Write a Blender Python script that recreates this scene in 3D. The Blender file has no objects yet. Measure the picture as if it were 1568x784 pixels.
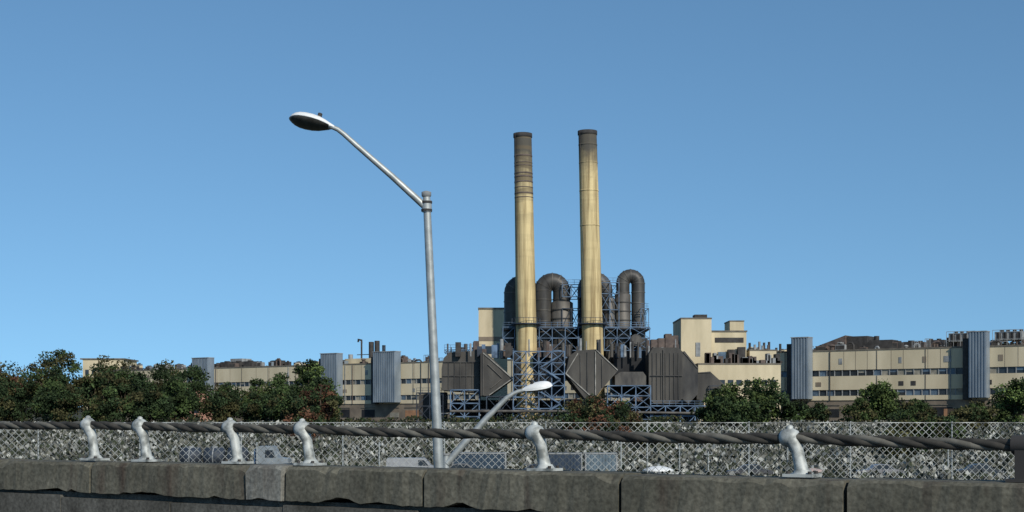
import bpy, math, random
import numpy as np
from mathutils import Vector, Matrix
random.seed(7); rng=np.random.default_rng(7)
scene=bpy.context.scene
scene.view_settings.view_transform='Standard'
scene.view_settings.look='None'
scene.view_settings.exposure=0

# ---------------- materials ----------------
def new_mat(name):
    m=bpy.data.materials.new(name); m.use_nodes=True
    nt=m.node_tree; b=nt.nodes['Principled BSDF']; return m,nt,b
def mat(name,c1,c2=None,scale=1.0,rough=0.8,metal=0.0,stretch=(1,1,1),bump=0.0,spec=0.3,detail=6,lo=0.35,hi=0.65):
    m,nt,b=new_mat(name)
    b.inputs['Roughness'].default_value=rough; b.inputs['Metallic'].default_value=metal
    b.inputs['Specular IOR Level'].default_value=spec
    if c2 is None: c2=tuple(x*0.75 for x in c1)
    tc=nt.nodes.new('ShaderNodeTexCoord'); mp=nt.nodes.new('ShaderNodeMapping')
    mp.inputs['Scale'].default_value=stretch
    nz=nt.nodes.new('ShaderNodeTexNoise'); nz.inputs['Scale'].default_value=scale; nz.inputs['Detail'].default_value=detail
    rp=nt.nodes.new('ShaderNodeValToRGB')
    rp.color_ramp.elements[0].position=lo; rp.color_ramp.elements[1].position=hi
    rp.color_ramp.elements[0].color=(*c2,1); rp.color_ramp.elements[1].color=(*c1,1)
    nt.links.new(tc.outputs['Object'],mp.inputs['Vector']); nt.links.new(mp.outputs[0],nz.inputs['Vector'])
    nt.links.new(nz.outputs['Fac'],rp.inputs[0]); nt.links.new(rp.outputs[0],b.inputs['Base Color'])
    if bump>0:
        bp=nt.nodes.new('ShaderNodeBump'); bp.inputs['Strength'].default_value=bump
        nt.links.new(nz.outputs['Fac'],bp.inputs['Height']); nt.links.new(bp.outputs[0],b.inputs['Normal'])
    return m
def attr_mat(name,rough=0.85):
    m,nt,b=new_mat(name); b.inputs['Roughness'].default_value=rough
    b.inputs['Specular IOR Level'].default_value=0.15
    a=nt.nodes.new('ShaderNodeAttribute'); a.attribute_name='Col'
    nt.links.new(a.outputs['Color'],b.inputs['Base Color'])
    return m

CREAM=mat('cream_wall',(.59,.51,.36),(.46,.395,.27),.15,.85,stretch=(1,1,.35),detail=8)
CREAM2=mat('cream_wall_old',(.57,.49,.335),(.42,.36,.24),.3,.85,stretch=(1,1,.25),detail=8)
BROWNW=mat('brown_wall',(.22,.18,.135),(.14,.115,.09),.3,.85)
TRIM=mat('roof_trim',(.17,.15,.12),(.1,.09,.075),.8)
GLASSD=mat('window_glass_dark',(.03,.04,.05),(.015,.02,.028),.5,.25,spec=.5)
GLASSB=mat('window_glass_blue',(.12,.18,.24),(.06,.09,.13),.7,.3,spec=.5)
BLIND=mat('window_blind',(.30,.28,.23),(.18,.17,.14),.8,.7)
SILVER=mat('corrugated_metal',(.26,.305,.345),(.18,.22,.26),.4,.5,.3,stretch=(1,1,.3))
DUCT=mat('duct_metal',(.085,.08,.072),(.03,.030,.031),.35,.5,.25,stretch=(1,1,.4),detail=9,bump=.2)
DUCT2=mat('duct_metal_weathered',(.13,.12,.105),(.045,.043,.042),.5,.55,.2,stretch=(1,1,.3),detail=9)
HOUS=mat('precipitator_steel',(.088,.082,.072),(.032,.031,.030),.25,.65,.15,stretch=(1,1,.3),detail=9)
TRIML=mat('pale_trim',(.34,.33,.30),(.15,.145,.13),.6)
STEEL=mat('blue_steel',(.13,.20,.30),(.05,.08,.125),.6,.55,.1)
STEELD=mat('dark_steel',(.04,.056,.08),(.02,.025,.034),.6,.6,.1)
DARK=mat('dark_interior',(.020,.022,.025),(.010,.011,.013),.5)
EQ_D=mat('equipment_dark',(.055,.052,.05),(.03,.028,.027),.9)
EQ_B=mat('equipment_brown',(.13,.10,.085),(.07,.055,.05),.9)
EQ_G=mat('equipment_grey',(.28,.29,.29),(.16,.17,.175),.9)
GALV=mat('galvanised_steel',(.40,.42,.41),(.28,.30,.295),6,.5,.4)
WHITEP=mat('white_enamel',(.75,.76,.75),(.62,.63,.62),4,.35)
LENS=mat('lamp_lens',(.06,.06,.055),(.03,.03,.028),9,.3,spec=.5)
BARK=mat('bark',(.09,.07,.05),(.05,.04,.03),3,.9)
LEAF=attr_mat('foliage'); SCRUBM=attr_mat('scrub_stems')
RUBBER=mat('rubber',(.03,.03,.03),(.02,.02,.02),5,.8)

def parapet_mat(name,c1,c2,c3):
    m,nt,b=new_mat(name); b.inputs['Roughness'].default_value=.92; b.inputs['Specular IOR Level'].default_value=.15
    L=nt.links.new
    tc=nt.nodes.new('ShaderNodeTexCoord')
    n1=nt.nodes.new('ShaderNodeTexNoise'); n1.inputs['Scale'].default_value=1.7; n1.inputs['Detail'].default_value=9; n1.inputs['Roughness'].default_value=.68
    mp=nt.nodes.new('ShaderNodeMapping'); mp.inputs['Scale'].default_value=(1.6,1.6,.22)
    n2=nt.nodes.new('ShaderNodeTexNoise'); n2.inputs['Scale'].default_value=3.0; n2.inputs['Detail'].default_value=7
    n3=nt.nodes.new('ShaderNodeTexNoise'); n3.inputs['Scale'].default_value=38; n3.inputs['Detail'].default_value=5
    L(tc.outputs['Object'],n1.inputs['Vector']); L(tc.outputs['Object'],mp.inputs['Vector']); L(mp.outputs[0],n2.inputs['Vector']); L(tc.outputs['Object'],n3.inputs['Vector'])
    r1=nt.nodes.new('ShaderNodeValToRGB'); r1.color_ramp.elements[0].position=.38; r1.color_ramp.elements[1].position=.62
    r1.color_ramp.elements[0].color=(*c2,1); r1.color_ramp.elements[1].color=(*c1,1); L(n1.outputs['Fac'],r1.inputs[0])
    r2=nt.nodes.new('ShaderNodeValToRGB'); r2.color_ramp.elements[0].position=.56; r2.color_ramp.elements[1].position=.70
    r2.color_ramp.elements[0].color=(0,0,0,1); r2.color_ramp.elements[1].color=(.85,.85,.85,1); L(n2.outputs['Fac'],r2.inputs[0])
    mx=nt.nodes.new('ShaderNodeMixRGB'); L(r2.outputs[0],mx.inputs[0]); L(r1.outputs[0],mx.inputs[1]); mx.inputs[2].default_value=(*c3,1)
    r3=nt.nodes.new('ShaderNodeValToRGB'); r3.color_ramp.elements[0].position=.3; r3.color_ramp.elements[1].position=.7
    r3.color_ramp.elements[0].color=(.62,.62,.62,1); r3.color_ramp.elements[1].color=(1.25,1.25,1.25,1); L(n3.outputs['Fac'],r3.inputs[0])
    m2=nt.nodes.new('ShaderNodeMixRGB'); m2.blend_type='MULTIPLY'; m2.inputs[0].default_value=1
    L(mx.outputs[0],m2.inputs[1]); L(r3.outputs[0],m2.inputs[2]); L(m2.outputs[0],b.inputs['Base Color'])
    bp=nt.nodes.new('ShaderNodeBump'); bp.inputs['Strength'].default_value=.35; bp.inputs['Distance'].default_value=.008
    L(n3.outputs['Fac'],bp.inputs['Height']); L(bp.outputs[0],b.inputs['Normal'])
    return m
CAPM=parapet_mat('parapet_concrete',(.145,.138,.108),(.085,.082,.064),(.055,.036,.028))
CAPL=parapet_mat('parapet_patch',(.21,.208,.185),(.14,.137,.12),(.09,.08,.07))
BODYM=parapet_mat('parapet_lower_concrete',(.125,.122,.108),(.06,.058,.05),(.028,.026,.024))

def chimney_mat(name,ztop,bands):
    m,nt,b=new_mat(name); b.inputs['Roughness'].default_value=.9; b.inputs['Specular IOR Level'].default_value=.15
    L=nt.links.new
    tc=nt.nodes.new('ShaderNodeTexCoord')
    mp=nt.nodes.new('ShaderNodeMapping'); mp.inputs['Scale'].default_value=(1,1,.04)
    n=nt.nodes.new('ShaderNodeTexNoise'); n.inputs['Scale'].default_value=1.1; n.inputs['Detail'].default_value=10; n.inputs['Roughness'].default_value=.68
    L(tc.outputs['Object'],mp.inputs['Vector']); L(mp.outputs[0],n.inputs['Vector'])
    r=nt.nodes.new('ShaderNodeValToRGB'); r.color_ramp.elements[0].position=.38; r.color_ramp.elements[1].position=.60
    r.color_ramp.elements[0].color=(.27,.20,.10,1); r.color_ramp.elements[1].color=(.62,.50,.27,1); L(n.outputs['Fac'],r.inputs[0])
    sp=nt.nodes.new('ShaderNodeSeparateXYZ'); L(tc.outputs['Object'],sp.inputs[0])
    n2=nt.nodes.new('ShaderNodeTexNoise'); n2.inputs['Scale'].default_value=.6; n2.inputs['Detail'].default_value=6; L(tc.outputs['Object'],n2.inputs['Vector'])
    ad=nt.nodes.new('ShaderNodeMath'); ad.operation='MULTIPLY_ADD'; L(n2.outputs['Fac'],ad.inputs[0]); ad.inputs[1].default_value=7.0; L(sp.outputs['Z'],ad.inputs[2])
    mr=nt.nodes.new('ShaderNodeMapRange'); mr.inputs['From Min'].default_value=ztop-(12 if bands else 7); mr.inputs['From Max'].default_value=ztop-.5
    mr.inputs['To Min'].default_value=0; mr.inputs['To Max'].default_value=.95; L(ad.outputs[0],mr.inputs['Value'])
    mx=nt.nodes.new('ShaderNodeMixRGB'); L(mr.outputs[0],mx.inputs[0]); L(r.outputs[0],mx.inputs[1]); mx.inputs[2].default_value=(.065,.064,.06,1)
    out=mx.outputs[0]
    mpz=nt.nodes.new('ShaderNodeMapping'); mpz.inputs['Scale'].default_value=(.10,.10,1.0)
    n4=nt.nodes.new('ShaderNodeTexNoise'); n4.inputs['Scale'].default_value=.7; n4.inputs['Detail'].default_value=4
    L(tc.outputs['Object'],mpz.inputs['Vector']); L(mpz.outputs[0],n4.inputs['Vector'])
    rb=nt.nodes.new('ShaderNodeValToRGB'); rb.color_ramp.elements[0].position=.47; rb.color_ramp.elements[1].position=.54
    rb.color_ramp.elements[0].color=(0,0,0,1); rb.color_ramp.elements[1].color=(1,1,1,1); L(n4.outputs['Fac'],rb.inputs[0])
    mz=nt.nodes.new('ShaderNodeMapRange'); mz.inputs['From Min'].default_value=ztop-21; mz.inputs['From Max'].default_value=ztop-11
    mz.inputs['To Min'].default_value=.10; mz.inputs['To Max'].default_value=.8 if bands else .16; L(sp.outputs['Z'],mz.inputs['Value'])
    mm=nt.nodes.new('ShaderNodeMath'); mm.operation='MULTIPLY'; L(rb.outputs[0],mm.inputs[0]); L(mz.outputs[0],mm.inputs[1])
    m3=nt.nodes.new('ShaderNodeMixRGB'); L(mm.outputs[0],m3.inputs[0]); L(out,m3.inputs[1]); m3.inputs[2].default_value=(.13,.105,.07,1)
    L(m3.outputs[0],b.inputs['Base Color'])
    return m

# ---------------- mesh builder ----------------
class MB:
    def __init__(s,M=None): s.v=[];s.f=[];s.m=[];s.sm=[];s.mats=[];s.M=M
    def mi(s,m):
        if m not in s.mats: s.mats.append(m)
        return s.mats.index(m)
    def add(s,vs,fs,m,smooth=False):
        o=len(s.v)
        for p in vs:
            p=Vector(p); 
            if s.M: p=s.M@p
            s.v.append(tuple(p))
        k=s.mi(m)
        for f in fs: s.f.append([i+o for i in f]); s.m.append(k); s.sm.append(smooth)
    def box(s,x0,x1,y0,y1,z0,z1,m):
        x0,x1=min(x0,x1),max(x0,x1); y0,y1=min(y0,y1),max(y0,y1); z0,z1=min(z0,z1),max(z0,z1)
        vs=[(x0,y0,z0),(x1,y0,z0),(x1,y1,z0),(x0,y1,z0),(x0,y0,z1),(x1,y0,z1),(x1,y1,z1),(x0,y1,z1)]
        s.add(vs,[(0,3,2,1),(4,5,6,7),(0,1,5,4),(1,2,6,5),(2,3,7,6),(3,0,4,7)],m)
    def prism(s,prof,y0,y1,m):
        n=len(prof); vs=[(x,y0,z) for x,z in prof]+[(x,y1,z) for x,z in prof]
        fs=[tuple(range(n)),tuple(range(2*n-1,n-1,-1))]+[(i,i+n,(i+1)%n+n,(i+1)%n) for i in range(n)]
        s.add(vs,fs,m)
    def beam(s,p,q,w,m,h=None):
        p=Vector(p);q=Vector(q);d=(q-p)
        if d.length<1e-6:return
        d.normalize(); up=Vector((0,0,1)) if abs(d.z)<.95 else Vector((0,1,0))
        a=d.cross(up).normalized()*w/2; b=a.normalized().cross(d).normalized()*(h or w)/2
        vs=[p-a-b,p+a-b,p+a+b,p-a+b,q-a-b,q+a-b,q+a+b,q-a+b]
        s.add(vs,[(0,3,2,1),(4,5,6,7),(0,1,5,4),(1,2,6,5),(2,3,7,6),(3,0,4,7)],m)
    def tube(s,pts,rad,m,seg=20,caps=True,smooth=True,sq=1.0):
        pts=[Vector(p) for p in pts]; n=len(pts)
        if not hasattr(rad,'__len__'): rad=[rad]*n
        vs=[];prev=None
        for i,p in enumerate(pts):
            t=(pts[min(i+1,n-1)]-pts[max(i-1,0)])
            if t.length<1e-9: t=Vector((0,0,1))
            t.normalize()
            if prev is None:
                ref=Vector((0,1,0)) if abs(t.y)<.9 else Vector((1,0,0))
                a=t.cross(ref).normalized()
            else:
                a=(prev-t*prev.dot(t)).normalized()
            prev=a; b=t.cross(a)
            for k in range(seg):
                an=2*math.pi*k/seg
                vs.append(p+a*math.cos(an)*rad[i]+b*math.sin(an)*rad[i]*sq)
        fs=[]
        for i in range(n-1):
            for k in range(seg):
                k2=(k+1)%seg
                fs.append((i*seg+k,i*seg+k2,(i+1)*seg+k2,(i+1)*seg+k))
        s.add(vs,fs,m,smooth)
        if caps:
            s.add(vs[:seg],[tuple(range(seg))[::-1]],m); s.add(vs[-seg:],[tuple(range(seg))],m)
    def cyl(s,p,q,r,m,seg=16,r2=None): s.tube([p,q],[r,r if r2 is None else r2],m,seg)
    def obj(s,name,parent=None):
        me=bpy.data.meshes.new(name); me.from_pydata(s.v,[],s.f)
        for m in s.mats: me.materials.append(m)
        me.polygons.foreach_set('material_index',s.m); me.polygons.foreach_set('use_smooth',s.sm); me.update()
        o=bpy.data.objects.new(name,me); scene.collection.objects.link(o)
        if parent: o.parent=parent
        return o
def empty(name):
    o=bpy.data.objects.new(name,None); scene.collection.objects.link(o); return o

# ---------------- terrain ----------------
def sst(a,b,x):
    t=min(1,max(0,(x-a)/(b-a))); return t*t*(3-2*t)
def gh(x,y):
    h=4.5*sst(135,236,y)*(1-sst(246,300,y))
    h*=1+.05*math.sin(x*.13+1)+.04*math.sin(x*.31)
    h+=30*math.exp(-(((x+430)/150)**2+((y-950)/160)**2))
    return h
GROUND=mat('soil_ground',(.06,.062,.045),(.025,.03,.02),.15,.95,detail=10)
def axis(segs):
    r=[]
    for a,b,st in segs:
        r+=list(np.arange(a,b,st))
    return r+[segs[-1][1]]
xs=axis([(-4000,-800,200),(-800,-160,20),(-160,160,4),(160,800,40),(800,4000,200)])
ys=axis([(-600,100,50),(100,320,4),(320,700,20),(700,1300,25),(1300,6000,300)])
vs=[(x,y,gh(x,y)) for y in ys for x in xs]; nx=len(xs)
fs=[(j*nx+i,j*nx+i+1,(j+1)*nx+i+1,(j+1)*nx+i) for j in range(len(ys)-1) for i in range(nx-1)]
g=MB(); g.add(vs,fs,GROUND,True); g.obj('ground')
ASPH=mat('asphalt',(.065,.065,.065),(.04,.04,.042),.4,.9,detail=10)
y=MB(); y.add([(-70,118,.006),(70,118,.006),(75,134,.006),(-75,134,.006)],[(0,1,2,3)],ASPH); y.obj('yard_pavement')

# ---------------- leaf clouds ----------------
def quads(cent,size,cols,name,material,parent=None,flat=False,asp=1.0):
    n=len(cent)
    a=rng.normal(size=(n,3)); a/=np.linalg.norm(a,axis=1)[:,None]
    if flat:
        a[:,2]*=.15; a/=np.linalg.norm(a,axis=1)[:,None]
        b=np.tile(np.array([0,0,1.0]),(n,1))+rng.normal(size=(n,3))*.5
    else:
        b=rng.normal(size=(n,3))
    b-=a*(a*b).sum(1)[:,None]; b/=np.linalg.norm(b,axis=1)[:,None]
    s=np.asarray(size)[:,None]
    V=np.empty((n,4,3)); 
    V[:,0]=cent-a*s*.5; V[:,1]=cent-b*s*.5*asp; V[:,2]=cent+a*s*.5; V[:,3]=cent+b*s*.5*asp
    V+=rng.normal(size=V.shape)*s[:,None,:]*.08
    me=bpy.data.meshes.new(name)
    me.vertices.add(n*4); me.vertices.foreach_set('co',V.reshape(-1))
    me.loops.add(n*4); me.loops.foreach_set('vertex_index',np.arange(n*4))
    me.polygons.add(n); me.polygons.foreach_set('loop_start',np.arange(n)*4); me.polygons.foreach_set('loop_total',np.full(n,4))
    me.update(calc_edges=True)
    ca=me.color_attributes.new('Col','FLOAT_COLOR','POINT')
    C=np.ones((n,4,4)); C[:,:,:3]=np.asarray(cols)[:,None,:]
    ca.data.foreach_set('color',C.reshape(-1))
    me.materials.append(material)
    o=bpy.data.objects.new(name,me); scene.collection.objects.link(o)
    if parent: o.parent=parent
    return o
GREEN=(.040,.062,.021); OLIVE=(.058,.056,.024); RED=(.085,.042,.025); BRIGHT=(.066,.094,.029); DGREEN=(.025,.041,.017)
def tree(x,y,h,r,cols=(GREEN,DGREEN),name='deciduous_tree',n=6500,trunk=.12,leaf=.46,nc=44):
    z0=gh(x,y)-.1; e=empty(name); e.location=(x,y,z0)
    t=MB(); ch=h*(1-trunk); cz=h*trunk+ch*.48
    tr=max(.12,h*.02)
    t.tube([(0,0,0),(.1,.05,h*.3),(.0,-.1,h*.6),(.1,0,h*.85)],[tr,tr*.8,tr*.5,tr*.15],BARK,8)
    C=[];R=[];
    for i in range(nc):
        d=rng.normal(size=3); d/=np.linalg.norm(d); k=rng.random()**.5*.9
        wz=d[2]*k
        rad=r*(1.0 if wz<.1 else 1.0-.35*wz)
        p=np.array([d[0]*rad*k,d[1]*rad*k,cz+d[2]*ch*.5*k])
        C.append(p); R.append(r*rng.uniform(.16,.37))
        if i<11:
            s=h*rng.uniform(.2,.55)
            t.tube([(0,0,s),tuple((np.array([0,0,s])+p)*.5+np.array([0,0,.3])),tuple(p)],[tr*.45,tr*.3,tr*.08],BARK,5)
    t.obj('trunk',e)
    per=n//nc; pts=[];cl=[];sz=[]
    for p,rr in zip(C,R):
        d=rng.normal(size=(per,3)); d/=np.linalg.norm(d,axis=1)[:,None]
        q=p+d*rr*(rng.random((per,1))**.4)*np.array([1.05,1.05,.75])+rng.normal(size=(per,3))*.12
        base=np.array(cols[rng.integers(len(cols))])*rng.uniform(.5,1.55)
        pts.append(q); cl.append(base*rng.uniform(.6,1.45,size=(per,1))); sz.append(rng.uniform(.55,1.2,per)*leaf)
    P=np.vstack(pts); P[:,2]=np.maximum(P[:,2],.1)
    quads(P,np.concatenate(sz),np.vstack(cl),'crown',LEAF,e,asp=.7)
    return e
D3=(DGREEN,DGREEN,GREEN,OLIVE)
for (x,y,h,r,c) in [
 (-92,268,15.4,6.2,(OLIVE,DGREEN,DGREEN)),(-84,262,17.0,6.4,(DGREEN,OLIVE,GREEN)),(-76.5,266,15.2,5.8,D3),
 (-100,270,16,6.5,(OLIVE,DGREEN)),(-70.5,258,13.8,5.4,D3),(-64,262,14.2,5.4,D3),(-57.5,256,12.4,4.8,(GREEN,DGREEN)),
 (-110,264,16,6.5,D3),(-119,256,15.5,6,D3),(-128,262,15,6,D3),
 (-90,250,12.6,5.6,(OLIVE,DGREEN,RED)),(-81,249,12.2,5.4,D3),(-73,249,10.8,4.8,D3),(-65.5,249,10.6,4.8,D3),(-58.5,247,9,4.2,(GREEN,DGREEN)),(-99,252,12.5,5.6,D3),
 (-86,241,8.5,4.6,(OLIVE,DGREEN)),(-77,241,8,4.4,D3),(-69,240,7.5,4.2,D3),(-61,240,7,4.0,D3),
 (-52,258,8.6,4.0,(OLIVE,GREEN)),(-46,256,9.2,4.2,(GREEN,DGREEN,OLIVE)),(-41,250,9.4,4.0,(GREEN,BRIGHT,DGREEN)),(-50,248,7.0,3.8,(OLIVE,DGREEN)),(-44,243,6.0,3.4,D3),
 (-34.0,240,12.0,4.2,(BRIGHT,GREEN,DGREEN)),(-38.0,236,7.8,3.8,(GREEN,DGREEN)),(-31.2,236,8.0,3.4,(GREEN,DGREEN)),(-36,230,5.4,3.4,(GREEN,DGREEN,OLIVE))]:
    tree(x,y,h,r,c,trunk=.06)
tree(-27.6,205,9.0,3.7,(RED,OLIVE,DGREEN,DGREEN),trunk=.03,leaf=.40)
tree(-31,210,7.6,3.5,(GREEN,OLIVE,DGREEN),trunk=.03,leaf=.40)
tree(-28.5,196,4.6,2.8,(OLIVE,RED,DGREEN),trunk=.03,n=3500,leaf=.4)
tree(10.3,204,6.0,4.4,(OLIVE,DGREEN,RED,DGREEN),trunk=.03,leaf=.42)
tree(14.8,198,5.4,3.8,(OLIVE,RED,DGREEN),trunk=.03,n=5000,leaf=.42)
tree(12.5,190,4.0,3.2,(DGREEN,OLIVE,RED),trunk=.03,n=4000,leaf=.4)
tree(18.0,182,3.4,2.6,(DGREEN,OLIVE),trunk=.03,n=3000,leaf=.4)
tree(36.0,240,8.0,4.4,(BRIGHT,GREEN,DGREEN),trunk=.04)
tree(42.0,238,9.6,4.2,(BRIGHT,GREEN,DGREEN),trunk=.04)
tree(33,232,5.8,3.4,(GREEN,DGREEN),trunk=.03,n=4000)
tree(38,230,5.2,3.6,(GREEN,DGREEN),trunk=.03,n=4500)
tree(47,238,4.8,3.0,(GREEN,DGREEN),trunk=.03,n=3500)
tree(51.5,240,4.0,2.8,(OLIVE,DGREEN),trunk=.03,n=3000)
tree(64,246,7.8,4.6,(BRIGHT,GREEN,DGREEN),trunk=.04)
tree(69,242,5.0,3.4,(GREEN,DGREEN),trunk=.03,n=4000)
tree(59.5,244,5.2,3.2,(GREEN,OLIVE),trunk=.03,n=3600)
tree(49,176,5.6,3.9,(GREEN,OLIVE,DGREEN),trunk=.03,n=5500,leaf=.4)
tree(54,178,5.2,3.4,(OLIVE,DGREEN,GREEN),trunk=.03,n=4500,leaf=.4)
tree(46,168,3.6,2.8,(OLIVE,DGREEN),trunk=.03,n=3500,leaf=.4)
tree(61,215,4.8,3.6,(GREEN,OLIVE),trunk=.03,n=4000,leaf=.42)
tree(68,212,4.0,3.2,(DGREEN,OLIVE),trunk=.03,n=3600,leaf=.42)
tree(84,238,8.8,4.2,(GREEN,BRIGHT,DGREEN),trunk=.05)
tree(90,242,10,4.4,(GREEN,DGREEN),trunk=.05)
tree(77.5,238,5.4,3.4,(GREEN,OLIVE),trunk=.03,n=4000)

def mass(name,n,f,size,pal):
    P=np.array([f() for _ in range(n)]); c=np.array([np.array(pal[rng.integers(len(pal))])*rng.uniform(.5,1.4) for _ in range(n)])
    return quads(P,rng.uniform(.6,1.3,n)*size,c,name,LEAF,asp=.75)
cl=[(random.uniform(-560,-255),random.uniform(850,1000),random.uniform(6,11)) for _ in range(130)]
def fh():
    x,y,r=random.choice(cl); d=rng.normal(size=3); d/=np.linalg.norm(d)
    return (x+d[0]*r,y+d[1]*r,gh(x,y)+7+abs(d[2])*r*.9-2)
mass('distant_trees',12000,fh,2.6,(DGREEN,OLIVE,GREEN))
cl2=[(random.uniform(-900,900),random.uniform(900,1000),random.uniform(5,9)) for _ in range(220)]
def fh2():
    x,y,r=random.choice(cl2); d=rng.normal(size=3); d/=np.linalg.norm(d)
    return (x+d[0]*r,y+d[1]*r,4+abs(d[2])*r*.9)
mass('distant_trees',7000,fh2,3.2,(DGREEN,OLIVE))
cl3=[(random.uniform(-125,110),random.uniform(240,262),random.uniform(1.0,2.3)) for _ in range(210)]
def fh3():
    x,y,r=random.choice(cl3); d=rng.normal(size=3); d/=np.linalg.norm(d)
    return (x+d[0]*r*1.3,y+d[1]*r,gh(x,y)+.3+abs(d[2])*r*.8)
mass('undergrowth',20000,fh3,.5,(DGREEN,OLIVE,(.03,.035,.025)))

N=64000
Y=125+118*rng.random(N)**.85; X=(rng.random(N)*2-1)*(.42*Y+6)
Z=np.array([gh(a,b) for a,b in zip(X,Y)])
patch=np.sin(X*.37+np.sin(Y*.13)*2)*np.sin(Y*.21+X*.09)+.5*np.sin(X*1.1+Y*.7)
k=rng.random(N)-patch*.16; S=rng.uniform(.16,.62,N)
col=np.empty((N,3))
pale=k<.22; mid=(k>=.22)&(k<.6); dk=k>=.6
col[pale]=np.array((.34,.345,.315))*rng.uniform(.6,1.3,(pale.sum(),1))
col[mid]=np.array((.12,.12,.098))*rng.uniform(.5,1.5,(mid.sum(),1))
col[dk]=np.array((.035,.043,.026))*rng.uniform(.5,1.4,(dk.sum(),1))
quads(np.stack([X,Y,Z+S*.45+rng.random(N)*.5],1),S,col,'dry_scrub',SCRUBM,flat=True,asp=1.3)

cf=empty('chain_link_fence')
WIRE=mat('fence_wire',(.42,.43,.41),(.10,.105,.10),.9,.5,.3,detail=8,lo=.42,hi=.58)
m_=MB(); FY=84.0; FT=5.72; FX=46; pt=.42; x=-FX-FT
while x<FX:
    for a,b in (((x,0.05),(x+FT,FT)),((x+FT,0.05),(x,FT))):
        (xa,za),(xb,zb)=a,b
        if max(xa,xb)<-FX or min(xa,xb)>FX: continue
        m_.beam((xa,FY,za),(xb,FY+.0,zb),.024,WIRE)
    x+=pt
m_.obj('mesh',cf); m_=MB(); x=-FX
while x<=FX+FT: m_.cyl((x,FY+.06,0),(x,FY+.06,FT+.08),.045,GALV,8); x+=6.0
m_.cyl((-FX,FY+.02,FT),(FX+FT,FY+.02,FT),.025,WIRE,8)
m_.obj('posts',cf)

# ---------------- long factory building ----------------
B0=Vector((129.6,360,0)); e=Vector((-.8248,.5653,0)); nrm=Vector((-.5653,-.8248,0))
Mf=Matrix(((e.x,nrm.x,0,B0.x),(e.y,nrm.y,0,B0.y),(0,0,1,0),(0,0,0,1)))
fac=empty('factory_building')
w=MB(Mf); U0,U1=-60,363
w.box(U0,U1,-30,0,10.8,12.0,CREAM); w.box(U0,U1,-30,0,13.65,17.4,CREAM); w.box(U0,U1,-30,0,19.05,24.2,CREAM)
w.box(U0+.05,U1-.05,-29.95,-.25,0,10.8,BROWNW)
for a,b in ((U0,U1),):
    w.box(a-.1,b+.1,-.4,.12,24.2,24.6,TRIM); w.box(a-.1,b+.1,-30.1,-29.6,24.2,24.6,TRIM)
    w.box(a-.1,a+.4,-29.6,-.4,24.2,24.6,TRIM); w.box(b-.4,b+.1,-29.6,-.4,24.2,24.6,TRIM)
u=U0+6
while u<U1:
    w.box(u-.1,u+.1,0,.1,10.8,11.98,TRIM); w.box(u-.1,u+.1,0,.1,13.67,17.38,TRIM); w.box(u-.1,u+.1,0,.1,19.07,24.18,TRIM)
    u+=13.2
u=U0+2
while u<U1:
    if random.random()<.5: w.box(u,u+.08,0,.04,19.1,24.1,BROWNW)
    if random.random()<.25: w.box(u,u+random.uniform(.8,2.2),0,.07,14.6,15.8,random.choice([EQ_G,BROWNW,EQ_D]))
    if random.random()<.18: w.box(u+.5,u+random.uniform(1.2,2.6),0,.08,20.6,22.2,random.choice([EQ_G,BROWNW,EQ_G]))
    if random.random()<.14: w.cyl((u+.7,.14,10.9),(u+.7,.14,24.1),.12,random.choice([EQ_D,EQ_G,EQ_B]),8)
    u+=3.3
w.obj('walls',fac)
w=MB(Mf)
for z0,z1 in ((12.0,13.65),(17.4,19.05)):
    w.box(U0+.3,U1-.3,-29.7,-.55,z0,z1,DARK)
    u=U0+.4
    while u<U1-2:
        k=random.random(); m=GLASSD if k<.5 else (GLASSB if k<.83 else BLIND)
        lo=z0+.02; hi=z1-.02
        if random.random()<.3: 
            w.box(u+.12,u+2.1,-.5,-.35,lo,lo+.8,GLASSD); w.box(u+.12,u+2.1,-.5,-.36,lo+.8,hi,m)
        else: w.box(u+.12,u+2.1,-.5,-.35,lo,hi,m)
        w.box(u-.1,u+.1,-.5,-.1,lo,hi,EQ_G)
        u+=2.2
DOOR=mat('rust_door',(.36,.19,.10),(.22,.12,.07),.6)
u=U0+4
while u<U1-10:
    k=random.random()
    ww=random.uniform(2.5,6)
    m=DARK if k<.5 else (GLASSB if k<.7 else (DOOR if k<.85 else BLIND))
    w.box(u,u+ww,-.24,-.15,6.2,6.2+random.uniform(1.6,3),m)
    w.box(u-.2,u+ww+.2,-.24,-.05,9.4,9.6,TRIM)
    u+=ww+random.uniform(2,7)
for a in (16,24,30): w.box(a,a+4.4,-.24,-.12,5.2,8.4,DOOR if a!=24 else DARK)
w.obj('windows',fac)
w=MB(Mf)
def ctower(a,b,zb=11.2,zt=28.0):
    w.box(a,b,.15,3.2,zb,zt,SILVER)
    n=max(6,int((b-a)/.75)); st=(b-a)/n
    for i in range(n): w.box(a+i*st+st*.15,a+i*st+st*.6,3.2,3.42,zb+.05,zt-.05,SILVER)
    w.box(a-.1,b+.1,.1,3.5,zt,zt+.25,EQ_G)
    w.box(b+.02,b+1.9,.12,1.9,zb-.5,zt-1.5,EQ_D)  # dark-coloured box stands in for the shade on the tower's left side
for a,b in ((8.5,13.0),(56.6,61.6),(202,211.5),(227.5,235),(290,298.5),(-38,-33)): ctower(a,b)
w.obj('cladding_towers',fac)
w=MB(Mf)
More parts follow.
